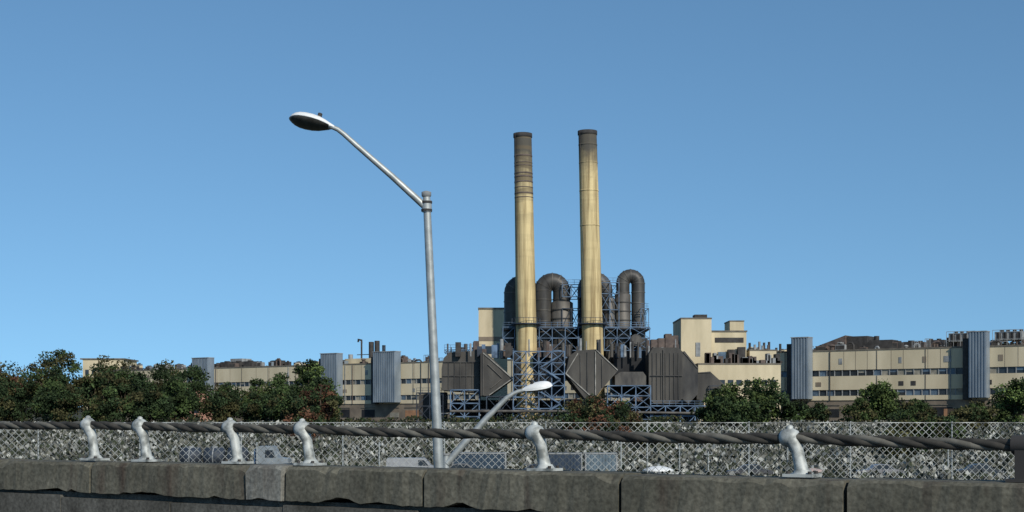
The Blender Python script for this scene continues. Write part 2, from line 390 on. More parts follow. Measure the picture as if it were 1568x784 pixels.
def unit(u,wv,sx,sy,sz,m,kind=0,zb=24.2):
    if kind==0:
        w.box(u,u+sx,wv-sy,wv,zb+.35,zb+sz,m)
        for a in (.1,sx-.25): w.box(u+a,u+a+.15,wv-sy+.1,wv-.1,zb,zb+.35,EQ_D)
        w.cyl((u+sx/2,wv-sy/2,zb+sz),(u+sx/2,wv-sy/2,zb+sz+.35),min(sx,sy)*.35,EQ_D,10)
        w.box(u+.15,u+sx-.15,wv,wv+.03,zb+.6,zb+sz-.25,EQ_D)
    elif kind==1:
        sz=min(sz,2.2)
        w.cyl((u,wv,zb),(u,wv,zb+sz*.7),sx*.3,m,10); w.tube([(u,wv,zb+sz*.7),(u,wv,zb+sz*.75),(u,wv,zb+sz*.9),(u,wv,zb+sz)],[sx*.3,sx*.5,sx*.42,sx*.12],m,10)
    elif kind==2:
        w.tube([(u,wv,zb),(u,wv,zb+sz*.7),(u+sx*.2,wv,zb+sz),(u+sx*.7,wv,zb+sz),(u+sx,wv,zb+sz*.7),(u+sx,wv,zb)],.3,m,8)
    else:
        for i in range(5):
            w.beam((u+i*sx/4,wv,zb),(u+i*sx/4,wv,zb+sz),.1,m)
        w.beam((u,wv,zb+sz),(u+sx,wv,zb+sz),.12,m); w.beam((u,wv,zb+sz*.5),(u+sx,wv,zb+sz*.5),.08,m)
EQ=[EQ_D,EQ_D,EQ_B,EQ_G,EQ_G,SILVER,CREAM2]
for i in range(330):
    unit(random.uniform(U0,U1-5),random.uniform(-16,-1.5),random.uniform(.8,3.0),random.uniform(1,2.5),random.uniform(.8,2.4)*(1 if random.random()<.85 else 1.3),random.choice(EQ),random.choice((0,0,0,1,2,3)))
for i in range(60):
    unit(random.uniform(-50,64),random.uniform(-24,-4),random.uniform(1.5,4),random.uniform(1.5,3),random.uniform(1.8,3.4),random.choice([EQ_D,EQ_D,EQ_B,EQ_G]),random.choice((0,0,0,2,3)))
w.box(44,50,-14,-8,24.2,28.6,EQ_D); w.prism([(50,24.2),(58,24.2),(58,26.2),(50,28.9)],-13,-7,EQ_B)
w.box(36,42,-10,-5,24.4,27.2,EQ_D); w.prism([(42,24.3),(45,24.3),(42,27.5)],-9,-5,EQ_D)
w.cyl((41,-7,24.2),(41,-7,28.4),.7,EQ_D); 
for uu in (2,-8,-18,14): 
    w.box(uu,uu+7,-12,-6,26.2,28.4,EQ_G); unit(uu,-5.5,7.4,2,4.6,EQ_G,3)
    for a in (0.2,6.5): w.beam((uu+a,-6.3,24.2),(uu+a,-6.3,26.2),.25,EQ_D)
    for a in (.5,2.2,3.9,5.4): w.box(uu+a,uu+a+1.0,-6,-5.9,26.5,28.1,EQ_D); w.cyl((uu+a+.5,-9,28.4),(uu+a+.5,-9,29),.5,EQ_D,10)
w.box(214,232,-14,-6,24.2,26.6,CREAM2)
w.cyl((219,-8,24.2),(219,-8,32.6),.9,EQ_D); w.cyl((221.6,-8,24.2),(221.6,-8,32.3),.9,EQ_D); w.cyl((216,-8,24.2),(216,-8,31.0),.6,STEELD)
w.cyl((226,-8,26.6),(226,-8,32),.3,EQ_D); w.tube([(226,-8,32),(226,-8,33),(227.5,-8,33.3),(227.5,-8,32.4)],.35,EQ_D,8)
w.beam((222,-8,28),(228,-8,28),.25,EQ_D); w.cyl((231,-8,24.2),(231,-8,28.2),.8,EQ_G)
for uu in (276,282,288,262): unit(uu,-5,4.2,3,2.6,EQ_D,0)
w.box(283,289,-12,-7,24.2,28,EQ_G)
w.obj('roof_equipment',fac)

wh=MB()
wh.box(-169,-153,560,580,0,29,CREAM2); wh.box(-170,-152.5,559.6,581,29,29.5,TRIM)
for i in range(6): wh.box(-168+i*2.6,-166.6+i*2.6,559.85,559.99,23,25,GLASSD)
wh.box(-150,-120,552,575,0,24,CREAM2); wh.box(-150.3,-119.7,551.7,575.3,24,24.4,TRIM)
wh.box(-140,-134,556,562,24.4,27,EQ_G)
wh.obj('warehouse')

BRICK=mat('brick',(.42,.24,.17),(.30,.16,.12),1.5)
hs=MB()
hx,hy=-66,290
hs.prism([(hx-4,0),(hx+5,0),(hx+5,10),(hx+.5,13.2),(hx-4,10)],hy,hy+10,BRICK)
for sgn,xa,xb in ((1,hx-4.5,hx+.5),(-1,hx+5.5,hx+.5)):
    hs.add([(xa,hy-.4,9.75),(xb,hy-.4,13.35),(xb,hy+10.4,13.35),(xa,hy+10.4,9.75),(xa,hy-.4,9.95),(xb,hy-.4,13.6),(xb,hy+10.4,13.6),(xa,hy+10.4,9.95)],[(0,1,2,3),(7,6,5,4),(0,4,5,1),(1,5,6,2),(2,6,7,3),(3,7,4,0)],TRIM)
for wx in (-2.3,.9): 
    for wz in (3,7): hs.box(hx+wx,hx+wx+1.3,hy-.06,hy-.01,wz,wz+1.6,GLASSD)
hs.obj('brick_house')

# ---------------- power plant (elevation grid, 0.15 m per division) ----------------
def E(a,b): return ((a-784)*.15, 102-.15*b)
PY=328.0
def chimney(name,a0,b0,a1,b1,r0,r1,bands):
    x1,z1=E(a1,b1); x0,z0=E(a0,b0)
    xb=x0+(x0-x1)/(z1-z0)*z0
    M=chimney_mat(name+'_shaft',z1,bands)
    m=MB(); n=60; pts=[];rr=[]
    for i in range(n+1):
        t=i/n; pts.append((xb+(x1-xb)*t,PY,z1*t)); rr.append(r0*1.12+(r1-r0*1.12)*(t**.85))
    m.tube(pts,rr,M,40,caps=False)
    m.tube([(x1,PY,z1-1.0),(x1,PY,z1-.9),(x1,PY,z1),(x1,PY,z1+.02),(x1,PY,z1-2.5)],[r1+.02,r1+.16,r1+.16,r1-.35,r1-.4],EQ_D,40,caps=False)
    m.tube([(x1,PY,z1-2.4),(x1,PY,z1-2.35)],[r1-.4,.01],DARK,24)
    dz=[5.4,6.9,7.6,9.4,10.2,11.4,12.6,14.0,14.9] if bands else [3.4,7.5,14,22]
    for q_ in dz:
        z=z1-q_; t=z/z1; xx=xb+(x1-xb)*t; r=r0*1.12+(r1-r0*1.12)*(t**.85); hh=.34 if q_%1<.5 else .18
        m.tube([(xx,PY,z),(xx,PY,z+.02),(xx,PY,z+hh),(xx,PY,z+hh+.02)],[r,r+.05,r+.05,r],EQ_B if bands else M,40,caps=False)
    for sx in (-.2,.2):
        m.beam((xb-r0*.85+sx,PY-r0*.72,26),(x1-r1*.78+sx,PY-r1*.72,z1),.05,EQ_B)
    zg=E(0,497)[1]; xx=xb+(x1-xb)*zg/z1; r=r0*1.05
    m.tube([(xx,PY,zg),(xx,PY,zg+.01),(xx,PY,zg+.3),(xx,PY,zg+.31)],[r,r+.9,r+.9,r],STEELD,32,caps=False)
    for k in range(18):
        a=2*math.pi*k/18; p=(xx+math.cos(a)*(r+.85),PY+math.sin(a)*(r+.85),zg+.3)
        m.beam(p,(p[0],p[1],zg+1.5),.09,STEELD)
    m.tube([(xx,PY,zg+1.45),(xx,PY,zg+1.55)],[r+.87,r+.87],STEELD,32,caps=False)
    return m.obj(name)
chimney('chimney',806.5,540,800.5,203,2.35,2.02,True)
chimney('chimney',908.5,540,900,199,2.35,2.1,False)

pl=empty('power_plant')
d=MB()
def arch(cx,cy,R,r,yl,yr,Yc,m=DUCT,tw=0.0):
    pts=[]
    x,z=E(cx-R,yl); pts.append((x,Yc,z))
    zc=E(0,cy)[1]; rr=r*.15
    for i in range(13):
        a=math.pi-math.pi*i/12
        pts.append((E(cx,0)[0]+math.cos(a)*R*.15,Yc+tw*i/12,zc+math.sin(a)*R*.15))
    x,z=E(cx+R,yr); pts.append((x,Yc+tw,z))
    d.tube(pts,rr,m,24,smooth=True)
    for q in range(1,14,2):
        p=Vector(pts[q]); t=(Vector(pts[q+1])-Vector(pts[q-1])).normalized()
        d.tube([p-t*.1,p+t*.1],rr*1.05,DUCT2,24)
    for xx,Yy,yy in ((E(cx-R,0)[0],Yc,yl),(E(cx+R,0)[0],Yc+tw,yr)):
        b=cy+14
        while b<yy:
            z=E(0,b)[1]; d.tube([(xx,Yy,z-.1),(xx,Yy,z+.1)],rr*1.06,DUCT2,24); b+=17
def vessel(cx,r,b0,b1,Yc,m=DUCT2):
    x=E(cx,0)[0]; z1=E(0,b0)[1]; z0=E(0,b1)[1]; r*=.15
    d.tube([(x,Yc,z0-4),(x,Yc,z0),(x,Yc,z1),(x,Yc,z1+.5)],[r*.35,r,r,r*.7],m,24,smooth=True)
    z=z0
    while z<z1:
        d.tube([(x,Yc,z),(x,Yc,z+.25)],r*1.07,DUCT,24); z+=2.1
arch(799,443,15,12.5,545,545,336)
arch(847,441,14.5,13.5,545,462,334)
vessel(862,17.5,460,528,334)
vessel(842,9,470,530,336,DUCT)
arch(915,437,15,12.5,545,545,337)
arch(970,429,12,10.6,450,548,335)
vessel(957.5,12.5,447,530,334.5)
vessel(936,9,455,530,333)
for cx,cy,r in ((958,551,13),(835,535,9),(975,520,9)):
    x,z=E(cx,cy); d.cyl((x,328,z),(x,334,z),r*.15,DUCT,20); d.cyl((x,327.8,z),(x,328,z),r*.11,DUCT2,20)
for a0,a1,b0,b1 in ((822,850,470,540),(870,892,500,540),(924,950,490,540),(948,992,508,540),(776,795,480,540)):
    x0,z1=E(a0,b0); x1,z0=E(a1,b1); d.box(x0,x1,338,342,z0,z1,EQ_D)
d.obj('ducts',pl)

h=MB()
def poly(pts,y0,y1,m=HOUS): h.prism([E(*p) for p in pts][::-1],y0,y1,m)
def ribs(a0,a1,b0,b1,yf,step=6,m=DUCT2,w_=.18):
    a=a0+step/2
    while a<a1:
        x=E(a,0)[0]; h.box(x-w_/2,x+w_/2,yf-.2,yf,E(0,b1)[1],E(0,b0)[1],m); a+=step
def edge(p,q,yf,w_=.24,m=TRIML):
    a=E(*p); b=E(*q); h.beam((a[0],yf,a[1]),(b[0],yf,b[1]),w_,m)
poly([(678,566),(681,550),(690,541),(736,539),(736,603),(712,600),(678,598)],321,336)
ribs(684,736,556,600,321,9,DUCT,.14)
for b in (556,577,598): edge((680,b),(736,b),320.85,.18,DUCT)
poly([(737,543),(744,541),(786,581),(750,607),(737,607)],318,333)
edge((741,543),(785,581),317.9); edge((785,581),(750,606),317.9,.18); edge((741,543),(741,606),317.9,.2,DUCT2)
edge((748,560),(770,581),317.8,.16,DUCT2); edge((770,581),(752,596),317.8,.16,DUCT2)
poly([(786,541),(864,541),(864,604),(786,600)],326,338,DARK)
poly([(864,574),(869,548),(880,540),(908,538),(941,569),(906,611),(892,611)],317,333)
edge((864,574),(905,611),316.9); edge((905,611),(941,569),316.9,.16,DUCT2); edge((882,544),(864,574),316.9,.2); edge((908,538),(941,569),316.9,.2)
edge((886,546),(886,592),316.8,.14,DUCT2); edge((896,542),(896,602),316.8,.14,DUCT); edge((908,541),(908,606),316.8,.2,TRIML); edge((918,552),(918,594),316.8,.14,DUCT2)
poly([(940,541),(988,536),(988,604),(940,600)],327,338,DARK)
poly([(938,577),(946,571),(980,571),(985,578),(985,592),(938,592)],319,327,DUCT2)
poly([(988,545),(994,535),(1032,535),(1038,541),(1038,611),(1030,619),(996,619),(988,611)],318,334)
ribs(990,1038,543,612,318,6.5,DUCT,.16); edge((1010,538),(1010,618),317.75,.22,DUCT2); edge((990,577),(1038,577),317.7,.14,DUCT)
poly([(1038,541),(1042,540),(1062,565),(1062,604),(1048,619),(1038,611)],319,334,DUCT)
edge((1040,541),(1062,566),318.9,.2,DUCT2); 
poly([(1062,572),(1082,570),(1104,590),(1104,604),(1092,598),(1080,616),(1062,612)],321,331)
edge((1064,572),(1083,571),320.9,.2,DUCT2)
poly([(690,612),(900,612),(1070,616),(1070,680),(690,680)],334,337,DARK)
poly([(640,604),(682,600),(682,680),(640,680)],330,338,EQ_D)
for i in range(80):
    a=random.uniform(684,1060); s=random.uniform(.4,1.6); x,z=E(a,538)
    yy=random.uniform(319,333)
    if random.random()<.5: h.box(x,x+s,yy,yy+s,z-1.5,z+random.uniform(.3,2.2),random.choice([EQ_D,EQ_B,EQ_G,STEELD,STEEL]))
    else: h.cyl((x,yy,z-1.5),(x,yy,z+random.uniform(.5,3)),s*.3,random.choice([EQ_D,DUCT2,EQ_G]),10)
for i in range(120):
    a=random.uniform(640,1095); b=random.uniform(610,672); s=random.uniform(.4,1.5); x,z=E(a,b); yy=random.uniform(319,333)
    m=random.choice([EQ_D,EQ_D,DUCT,DUCT2,EQ_B,STEELD,STEEL,EQ_G])
    if random.random()<.6: h.box(x,x+s,yy,yy+s,z-s*.7,z,m)
    else: h.cyl((x,yy,z),(x+s*3,yy,z),s*.2,m,8)
for a in (1004,1015,1026,1036):
    x,z=E(a,522); h.box(x-.7,x+.8,330,334,z-3,z+random.uniform(.5,2.2),EQ_B)
h.obj('precipitators',pl)

s=MB()
def lattice(as_,bs,y0,y1,w_=.28,m=STEEL,rail=False,sides=True):
    xs=[E(a,0)[0] for a in as_]; zs=[E(0,b)[1] for b in bs]; w_*=.88
    for Yv in (y0,y1):
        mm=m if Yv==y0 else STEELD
        for x in xs: s.beam((x,Yv,zs[-1]),(x,Yv,zs[0]),w_,mm)
        for z in zs: s.beam((xs[0],Yv,z),(xs[-1],Yv,z),w_,mm)
        for i in range(len(xs)-1):
            for j in range(len(zs)-1):
                k=random.random()
                if k<.8: s.beam((xs[i],Yv+.05,zs[j]),(xs[i+1],Yv+.05,zs[j+1]),w_*.6,mm)
                if k>.25: s.beam((xs[i+1],Yv-.05,zs[j]),(xs[i],Yv-.05,zs[j+1]),w_*.6,mm)
    if sides:
        for x in xs:
            for z in zs: s.beam((x,y0,z),(x,y1,z),w_*.8,m)
    if rail:
        z=zs[0]
        for k in (.55,1.1): s.beam((xs[0],y0,z+k),(xs[-1],y0,z+k),.08,m)
        x=xs[0]
        while x<=xs[-1]: s.beam((x,y0,z),(x,y0,z+1.1),.07,m); x+=1.4
lattice([692,713,735],[598,618,638,658,680],319,329)
lattice([746,766,785],[608,630,655,680],318,330,.22,STEELD)
lattice([786,805,824,843,862],[541,558,575,592,609,626,643,660,680],317,326,.24)
lattice([866,890,925],[612,634,657,680],318,330,.22,STEELD)
lattice([926,947,968,990],[592,607,624,642,660,680],317,329,.25)
lattice([990,1012,1034,1056,1080],[622,637,658,680],317,329,.27,STEEL,True)
lattice([1080,1104],[592,622,650,680],320,330,.2,STEELD)
lattice([640,660,680],[602,622,645,680],322,332,.22,STEELD,True)
lattice([770,788,806,826,846,866,886,906,926,946,966,996],[500,517,536],328.5,340,.2,STEEL,True)
lattice([862,876,890],[433,452],331,338,.2,STEEL,True); lattice([862,876,890],[470,500],331,338,.18,STEELD)
lattice([922,936,950],[430,447,472,500],331,339,.2,STEEL,True)
lattice([682,700,718,738],[537,541],322,330,.14,STEEL,True)
lattice([984,996],[470,500],331,338,.18,STEEL,True)
for i in range(6):
    a=E(826,600-i*10)[0]; b=E(856,0)[0]; z=E(0,655-i*18)[1]
    p,q=(a,b) if i%2 else (b,a)
    s.beam((p,316.4,z),(q,316.4,z+2.7),.22,STEEL,.3)
x0=E(768,0)[0];x1=E(998,0)[0];z=E(0,502)[1]
s.box(x0,x1,328.8,331,z-.12,z,STEELD); s.box(x0,x1,331.4,341,z-.15,z-.03,STEELD)
for b,m,r in ((648,EQ_G,.22),(654,STEEL,.3),(630,DUCT2,.3)):
    z=E(0,b)[1]; s.tube([(E(692,0)[0],316.2,z),(E(860,0)[0],316.2,z),(E(1078,0)[0],316.4,z-.5)],r,m,8)
s.obj('steelwork',pl)

pb=empty('boiler_house'); q=MB()
q.box(-8.6,-1.2,366,380,0,34.0,CREAM2); q.box(-8.75,-1.05,365.8,380.1,34.0,34.4,TRIM)
q.box(-8.62,-1.18,365.93,365.99,25.8,26.9,BROWNW); q.box(-7.4,-5.2,365.9,365.97,22.5,24.5,GLASSD)
q.box(41,48.4,345,362,0,30.0,CREAM2); q.box(40.9,48.5,344.9,362.1,30,30.35,TRIM)
q.box(48.42,57.2,347,362,0,27.0,CREAM2); q.box(48.4,57.4,346.8,362.2,27.0,27.35,TRIM)
q.box(49.5,56.5,346.9,346.98,24.4,25.6,EQ_D)
q.box(55.6,59.2,363,372,0,30.6,CREAM2); q.box(55.5,59.3,362.9,372.1,30.6,30.9,TRIM)
q.box(45.2,48.3,352,356,30.4,31.6,EQ_D)
q.box(30,40.95,350,362,0,25.2,EQ_B)
for i in range(5): q.box(31+i*2,32+i*2,349.8,349.99,21,24,EQ_D)
q.box(44,63.5,336,344.5,0,18.6,CREAM2); q.box(43.9,63.6,335.9,344.6,18.6,18.95,TRIM)
for i in range(8):
    q.box(47+i*2,48.3+i*2,335.9,335.98,13.6,15,GLASSD)
q.box(58,64.5,347,361.9,0,22.4,CREAM); q.box(57.9,64.6,346.9,361.95,22.4,22.7,TRIM)
for i in range(26):
    x=random.uniform(46,63); q.box(x,x+random.uniform(.5,1.4),338,341,18.95,18.95+random.uniform(.5,2.6),random.choice([EQ_D,EQ_G,EQ_B]))
for i in range(16):
    x=random.uniform(49,66); zz=random.uniform(1,3); q.cyl((x,349,22),(x,349,22+zz),.3,random.choice([EQ_G,EQ_B,EQ_D]),8)
for i in range(3): q.box(50+i*2.4,51.8+i*2.4,344.7,346.5,19,22+i*.6,random.choice([EQ_D,GLASSB]))
q.obj('blocks',pb)
c=MB()
for i,(x,wd) in enumerate(((57,3.2),(61.4,4.0))):
    c.prism([(x,6.6),(x+wd,6.6),(x+wd,6.9),(x+wd*.5,7.9),(x,6.9)],322,330,WHITEP)
    for a in (.2,wd-.2):
        c.beam((x+a,322.2,0),(x+a,322.2,6.6),.18,GALV); c.beam((x+a,329.8,0),(x+a,329.8,6.6),.18,GALV)
c.obj('loading_canopy')

# ---------------- street lamps ----------------
def head(m,p,q,wid,th,roll):
    p=Vector(p);q=Vector(q);ax=(q-p); L=ax.length; ax.normalize()
    side=Vector((0,1,0)); up=ax.cross(side)
    if up.z<0: up=-up
    up,side=(up*math.cos(roll)+side*math.sin(roll)).normalized(),(side*math.cos(roll)-up*math.sin(roll)).normalized()
    seg=20; prof=[(0,.16),(.05,.26),(.12,.4),(.22,.62),(.35,.85),(.5,.98),(.65,1.0),(.78,.93),(.88,.75),(.95,.5),(.99,.22),(1.0,.04)]
    vs=[]
    for t,k in prof:
        c0=p+ax*L*t
        for i in range(seg):
            a=2*math.pi*i/seg; sn=math.sin(a)
            vv=up*(sn*th*.55*(k**.8)) if sn>=0 else up*(sn*th*.34*(k**1.2))
            vs.append(c0+side*math.cos(a)*wid*.5*k+vv)
    top=[];bot=[]
    for i in range(len(prof)-1):
        for k in range(seg):
            f=(i*seg+k,i*seg+(k+1)%seg,(i+1)*seg+(k+1)%seg,(i+1)*seg+k)
            (bot if (k>=seg//2 and 2<=i) else top).append(f)
    m.add(vs,top,WHITEP,True); m.add(vs,bot,LENS,True)
    m.add(vs[:seg],[tuple(range(seg))],WHITEP)
    for sg in (-1,1):
        m.tube([p+ax*L*t+side*sg*wid*.5*k for t,k in prof[2:]],.012,WHITEP,6)
    c0=p+ax*L*.38; m.cyl(c0+up*th*.4,c0+up*th*.80,.04,EQ_D,12)
LX=25.0
lm=MB()
pts=[];rr=[]
for i in range(12):
    t=i/11; pts.append((-1.054-.45*t,LX,9.93*t)); rr.append(.115-.05*t)
lm.tube(pts,rr,GALV,20)
lm.cyl((-1.054,LX,0),(-1.054,LX,.06),.28,GALV,24); lm.cyl((-1.054,LX,.06),(-1.06,LX,.5),.16,GALV,20,r2=.13)
for k in range(4):
    a=math.pi/4+k*math.pi/2; lm.cyl((-1.054+.22*math.cos(a),LX+.22*math.sin(a),.06),(-1.054+.22*math.cos(a),LX+.22*math.sin(a),.14),.025,EQ_D,8)
lm.tube([(-1.504,LX,9.88),(-1.505,LX,9.9),(-1.505,LX,9.97),(-1.505,LX,9.99)],[.066,.085,.085,.03],EQ_G,16)
lm.tube([(-1.497,LX,9.62),(-1.500,LX,9.82)],.088,GALV,16)
for z in (9.65,9.79): lm.tube([(-1.5,LX,z-.02),(-1.5,LX,z+.02)],.097,EQ_D,16)
lm.tube([(-1.50,LX,9.68),(-1.62,LX,9.80),(-2.112,LX,10.25),(-2.744,LX,10.80),(-2.95,LX,10.985),(-3.06,LX,11.07),(-3.15,LX,11.11),(-3.26,LX,11.135)],[.055,.062,.055,.047,.043,.041,.04,.04],GALV,16)
head(lm,(-3.12,LX,11.10),(-3.91,LX,11.26),.44,.27,.32)
lm.obj('street_lamp')
l2=MB(); LY=40.0
l2.tube([(-1.86,LY,0),(-1.86,LY,4.95)],[.12,.08],GALV,16); l2.cyl((-1.86,LY,0),(-1.86,LY,.06),.28,GALV,20); l2.cyl((-1.86,LY,4.95),(-1.86,LY,5.0),.1,EQ_G,12)
l2.tube([(-1.84,LY,4.72),(-1.5,LY,5.1),(-.716,LY,6.0),(-.15,LY,6.56),(.02,LY,6.68),(.18,LY,6.75),(.32,LY,6.78)],[.1,.095,.085,.07,.06,.055,.055],GALV,14)
head(l2,(.26,LY,6.77),(1.13,LY,6.92),.42,.30,-.3)
l2.obj('street_lamp')

# ---------------- elevated highway with parapet ----------------
tv=Vector((.8423,-.539,0)); nv=Vector((.539,.8423,0))
Mh=Matrix(((tv.x,nv.x,0,0),(tv.y,nv.y,0,0),(0,0,1,0),(0,0,0,1)))
ND=7.57; TOP=5.655
hw=MB(Mh)
hw.box(-90,60,-8,ND+.4,3.7,4.55,BODYM)
for k in (-75,-45,-15,15,45):
    for nn in (-5,5): hw.cyl((k,nn,0),(k,nn,3.1),.7,BODYM,20)
    hw.box(k-.8,k+.8,-7.5,ND,3.1,3.7,BODYM)
hw.obj('elevated_highway')
rd=MB(Mh)
rd.box(-90,60,-7.6,6.6,4.551,4.60,ASPH); rd.obj('road')
PAINT=mat('road_paint',(.8,.8,.77),(.6,.6,.57),3)
mk=MB(Mh)
for k in range(-88,58,9):
    for nn in (-.6,-4.2): mk.add([(k,nn,4.604),(k+3,nn,4.604),(k+3,nn+.12,4.604),(k,nn+.12,4.604)],[(0,1,2,3)],PAINT)
mk.add([(-90,3.1,4.604),(60,3.1,4.604),(60,3.22,4.604),(-90,3.22,4.604)],[(0,1,2,3)],PAINT)
mk.obj('lane_markings')
kb=MB(Mh); kb.box(-90,60,6.6,ND-.12,4.551,4.73,BODYM); kb.obj('kerb')

pw=empty('parapet_wall')
body=MB(Mh); 
js=[-9.9-2.3*i for i in range(30)][::-1]+[-8.75,-7.11,-6.75,-5.54,-4.07,-2.67,-1.2]+[-1.2+1.5*i for i in range(1,40)]
body.box(-80,57,ND+.06,ND+.36,4.551,5.415,BODYM)
x=-80
while x<57:
    L_=random.uniform(.5,1.4)
    body.box(x+.006,x+L_-.006,ND+.005+random.uniform(-.008,.008),ND+.075,4.75,5.385+random.uniform(-.02,.012),BODYM)
    x+=L_
body.obj('wall_body',pw)
def bevbox(m,x0,x1,y0,y1,z0,z1,mt,b=.015,jag=0):
    n=max(2,int((x1-x0)/.05)); vs=[];fs=[]
    chips=[(random.uniform(x0,x1),random.uniform(.03,.12),random.uniform(.010,.032)) for _ in range(int((x1-x0)*3)+1)]
    chips+=[(x0,.07,random.uniform(.01,.03)),(x1,.06,random.uniform(.01,.03))]
    bch=[(random.uniform(x0,x1),random.uniform(.05,.2),random.uniform(.01,.035)) for _ in range(int((x1-x0)*2)+1)]
    for i in range(n+1):
        x=x0+(x1-x0)*i/n; j=lambda:random.uniform(-jag,jag)
        ch=min(.05,sum(dp*max(0,1-abs(x-cx_)/wd_) for cx_,wd_,dp in chips))
        bc=min(.05,sum(dp*max(0,1-abs(x-cx_)/wd_) for cx_,wd_,dp in bch))
        vs+=[(x,y0+j(),z0+j()+bc),(x,y0+j(),z1-b-ch+j()),(x,y0+b+ch*.8+j(),z1+j()*.6),(x,y1-b,z1+j()*.6),(x,y1,z1-b),(x,y1,z0)]
    for i in range(n):
        for k in range(6): fs.append((i*6+k,(i+1)*6+k,(i+1)*6+(k+1)%6,i*6+(k+1)%6))
    fs+=[(0,1,2,3,4,5),tuple(n*6+k for k in range(5,-1,-1))]
    m.add(vs,fs,mt)
for i in range(len(js)-1):
    cp=MB(Mh); a,b=js[i],js[i+1]
    patch=abs(a+7.11)<.01
    bevbox(cp,a+.013,b-.013,ND+random.uniform(-.008,.008)-(.012 if patch else 0),ND+.40,5.416,TOP+random.uniform(-.008,.008)+(.006 if patch else 0),CAPL if patch else CAPM,b=.018,jag=.004)
    cp.obj('coping_%d'%i,pw)

cr=empty('cable_railing')
NC=ND+.17
def cz(s): return 5.905+(-s-5.0)*.0100
CABD=mat('twisted_cable',(.055,.050,.041),(.028,.026,.022),14,.75,.0)
CABL=mat('twisted_cable_pale_strand',(.15,.142,.118),(.09,.085,.07),14,.7,.0)
cb=MB(Mh)
posts=[-13.2,-11.0,-8.89,-8.30,-7.35,-6.65,-4.70,-2.98,-.6,1.6]
def sag(s_):
    for a,b in zip(posts,posts[1:]):
        if a<=s_<=b:
            t=(s_-a)/(b-a); return -.012*(b-a)*4*t*(1-t)*.6
    return 0
def strand(phase,R,r,mt,s0=-20,s1=6,pitch=.46):
    n=int((s1-s0)/.03); pts=[]
    for i in range(n+1):
        q_=s0+(s1-s0)*i/n; a=2*math.pi*q_/pitch+phase
        pts.append((q_,NC+R*math.cos(a),cz(q_)+sag(q_)+R*math.sin(a)))
    cb.tube(pts,r,mt,8)
strand(0,.0145,.020,CABL); strand(2.1,.0145,.021,CABD); strand(4.2,.0145,.021,CABD)
cb.obj('twisted_cable',cr)
PM=mat('post_paint',(.44,.46,.44),(.15,.16,.15),13,.55,.1,detail=9,lo=.36,hi=.56)
for i,s0 in enumerate(posts):
    p=MB(Mh); zc=cz(s0); zt=zc+.035; H=zt-TOP
    pts=[(s0,NC,TOP+.02),(s0-.008,NC,TOP+H*.18),(s0-.022,NC,TOP+H*.4),(s0-.035,NC,TOP+H*.62),(s0-.06,NC-.01,TOP+H*.82),(s0-.085,NC-.01,TOP+H*.95)]
    p.tube(pts,[.046,.040,.036,.037,.044,.040],PM,14)
    p.box(s0-.095,s0+.085,NC-.075,NC+.075,TOP+.009,TOP+.026,PM)
    p.tube([(s0,NC,TOP+.018),(s0,NC,TOP+.05)],[.066,.044],PM,14)
    for dx in (-.07,.06):
        for dy in (-.05,.05): p.cyl((s0+dx,NC+dy,TOP+.02),(s0+dx,NC+dy,TOP+.042),.012,EQ_D,6)
    zb=zc
    p.tube([(s0-.135,NC,zb),(s0-.125,NC,zb),(s0-.10,NC,zb+.002),(s0-.06,NC,zb+.002),(s0-.035,NC,zb),(s0-.028,NC,zb)],[.030,.044,.055,.055,.044,.030],PM,16)
    p.tube([(s0-.08,NC,zb+.045),(s0-.08,NC,zb+.066),(s0-.08,NC,zb+.075)],[.022,.020,.008],PM,10)
    p.obj('post_%d'%(i+1),cr)
k_=MB(Mh); k_.box(-1.80,-1.72,NC-.04,NC+.04,TOP+.001,5.86,EQ_D); k_.box(-1.84,-1.68,NC-.07,NC+.07,TOP+.009,TOP+.025,EQ_D); k_.cyl((-1.82,NC,5.86),(-1.70,NC,5.86),.05,EQ_D,14); k_.obj('anchor_post',cr)

# ---------------- yard objects ----------------
def paint(name,c): return mat(name,c,tuple(x*.8 for x in c),1.5,.35,0,spec=.5)
def wheel(m,x,y,r,wd=.22):
    m.cyl((x,y,r),(x,y+wd,r),r,RUBBER,18); m.cyl((x,y-.01,r),(x,y,r),r*.55,GALV,12)
def car(x,y,c,kind='car'):
    e_=empty('parked_car' if kind=='car' else 'parked_van'); P=paint('car_paint',c); b=MB()
    if kind=='car':
        L=4.4; prof=[(0,.35),(0,.78),(.25,.88),(1.0,.95),(1.55,1.38),(2.0,1.46),(2.9,1.44),(3.5,1.0),(4.2,.9),(4.38,.7),(4.4,.35)]
        win=[(1.15,.97),(1.6,1.34),(2.0,1.41),(2.85,1.39),(3.35,1.0)]
    else:
        L=5.2; prof=[(0,.4),(0,1.95),(.12,2.1),(3.7,2.1),(4.3,1.4),(5.1,1.12),(5.2,.9),(5.2,.4)]
        win=[(3.1,1.35),(3.1,1.9),(3.65,1.9),(4.1,1.38)]
    b.prism([(x+a,z) for a,z in prof][::-1],y,y+1.75,P)
    b.prism([(x+a,z) for a,z in win][::-1],y-.015,y+1.765,GLASSD)
    b.box(x+L*.5,x+L*.5+.02,y-.01,y,.45,.95,EQ_D); b.box(x-.03,x-.001,y+.1,y+.4,.6,.8,DOOR); b.box(x+L+.001,x+L+.03,y+.1,y+.4,.6,.78,WHITEP)
    b.obj('body',e_); w_=MB()
    for a in (.85,L-.85): wheel(w_,x+a,y-.03,.33); wheel(w_,x+a,y+1.56,.33)
    w_.obj('wheels',e_)
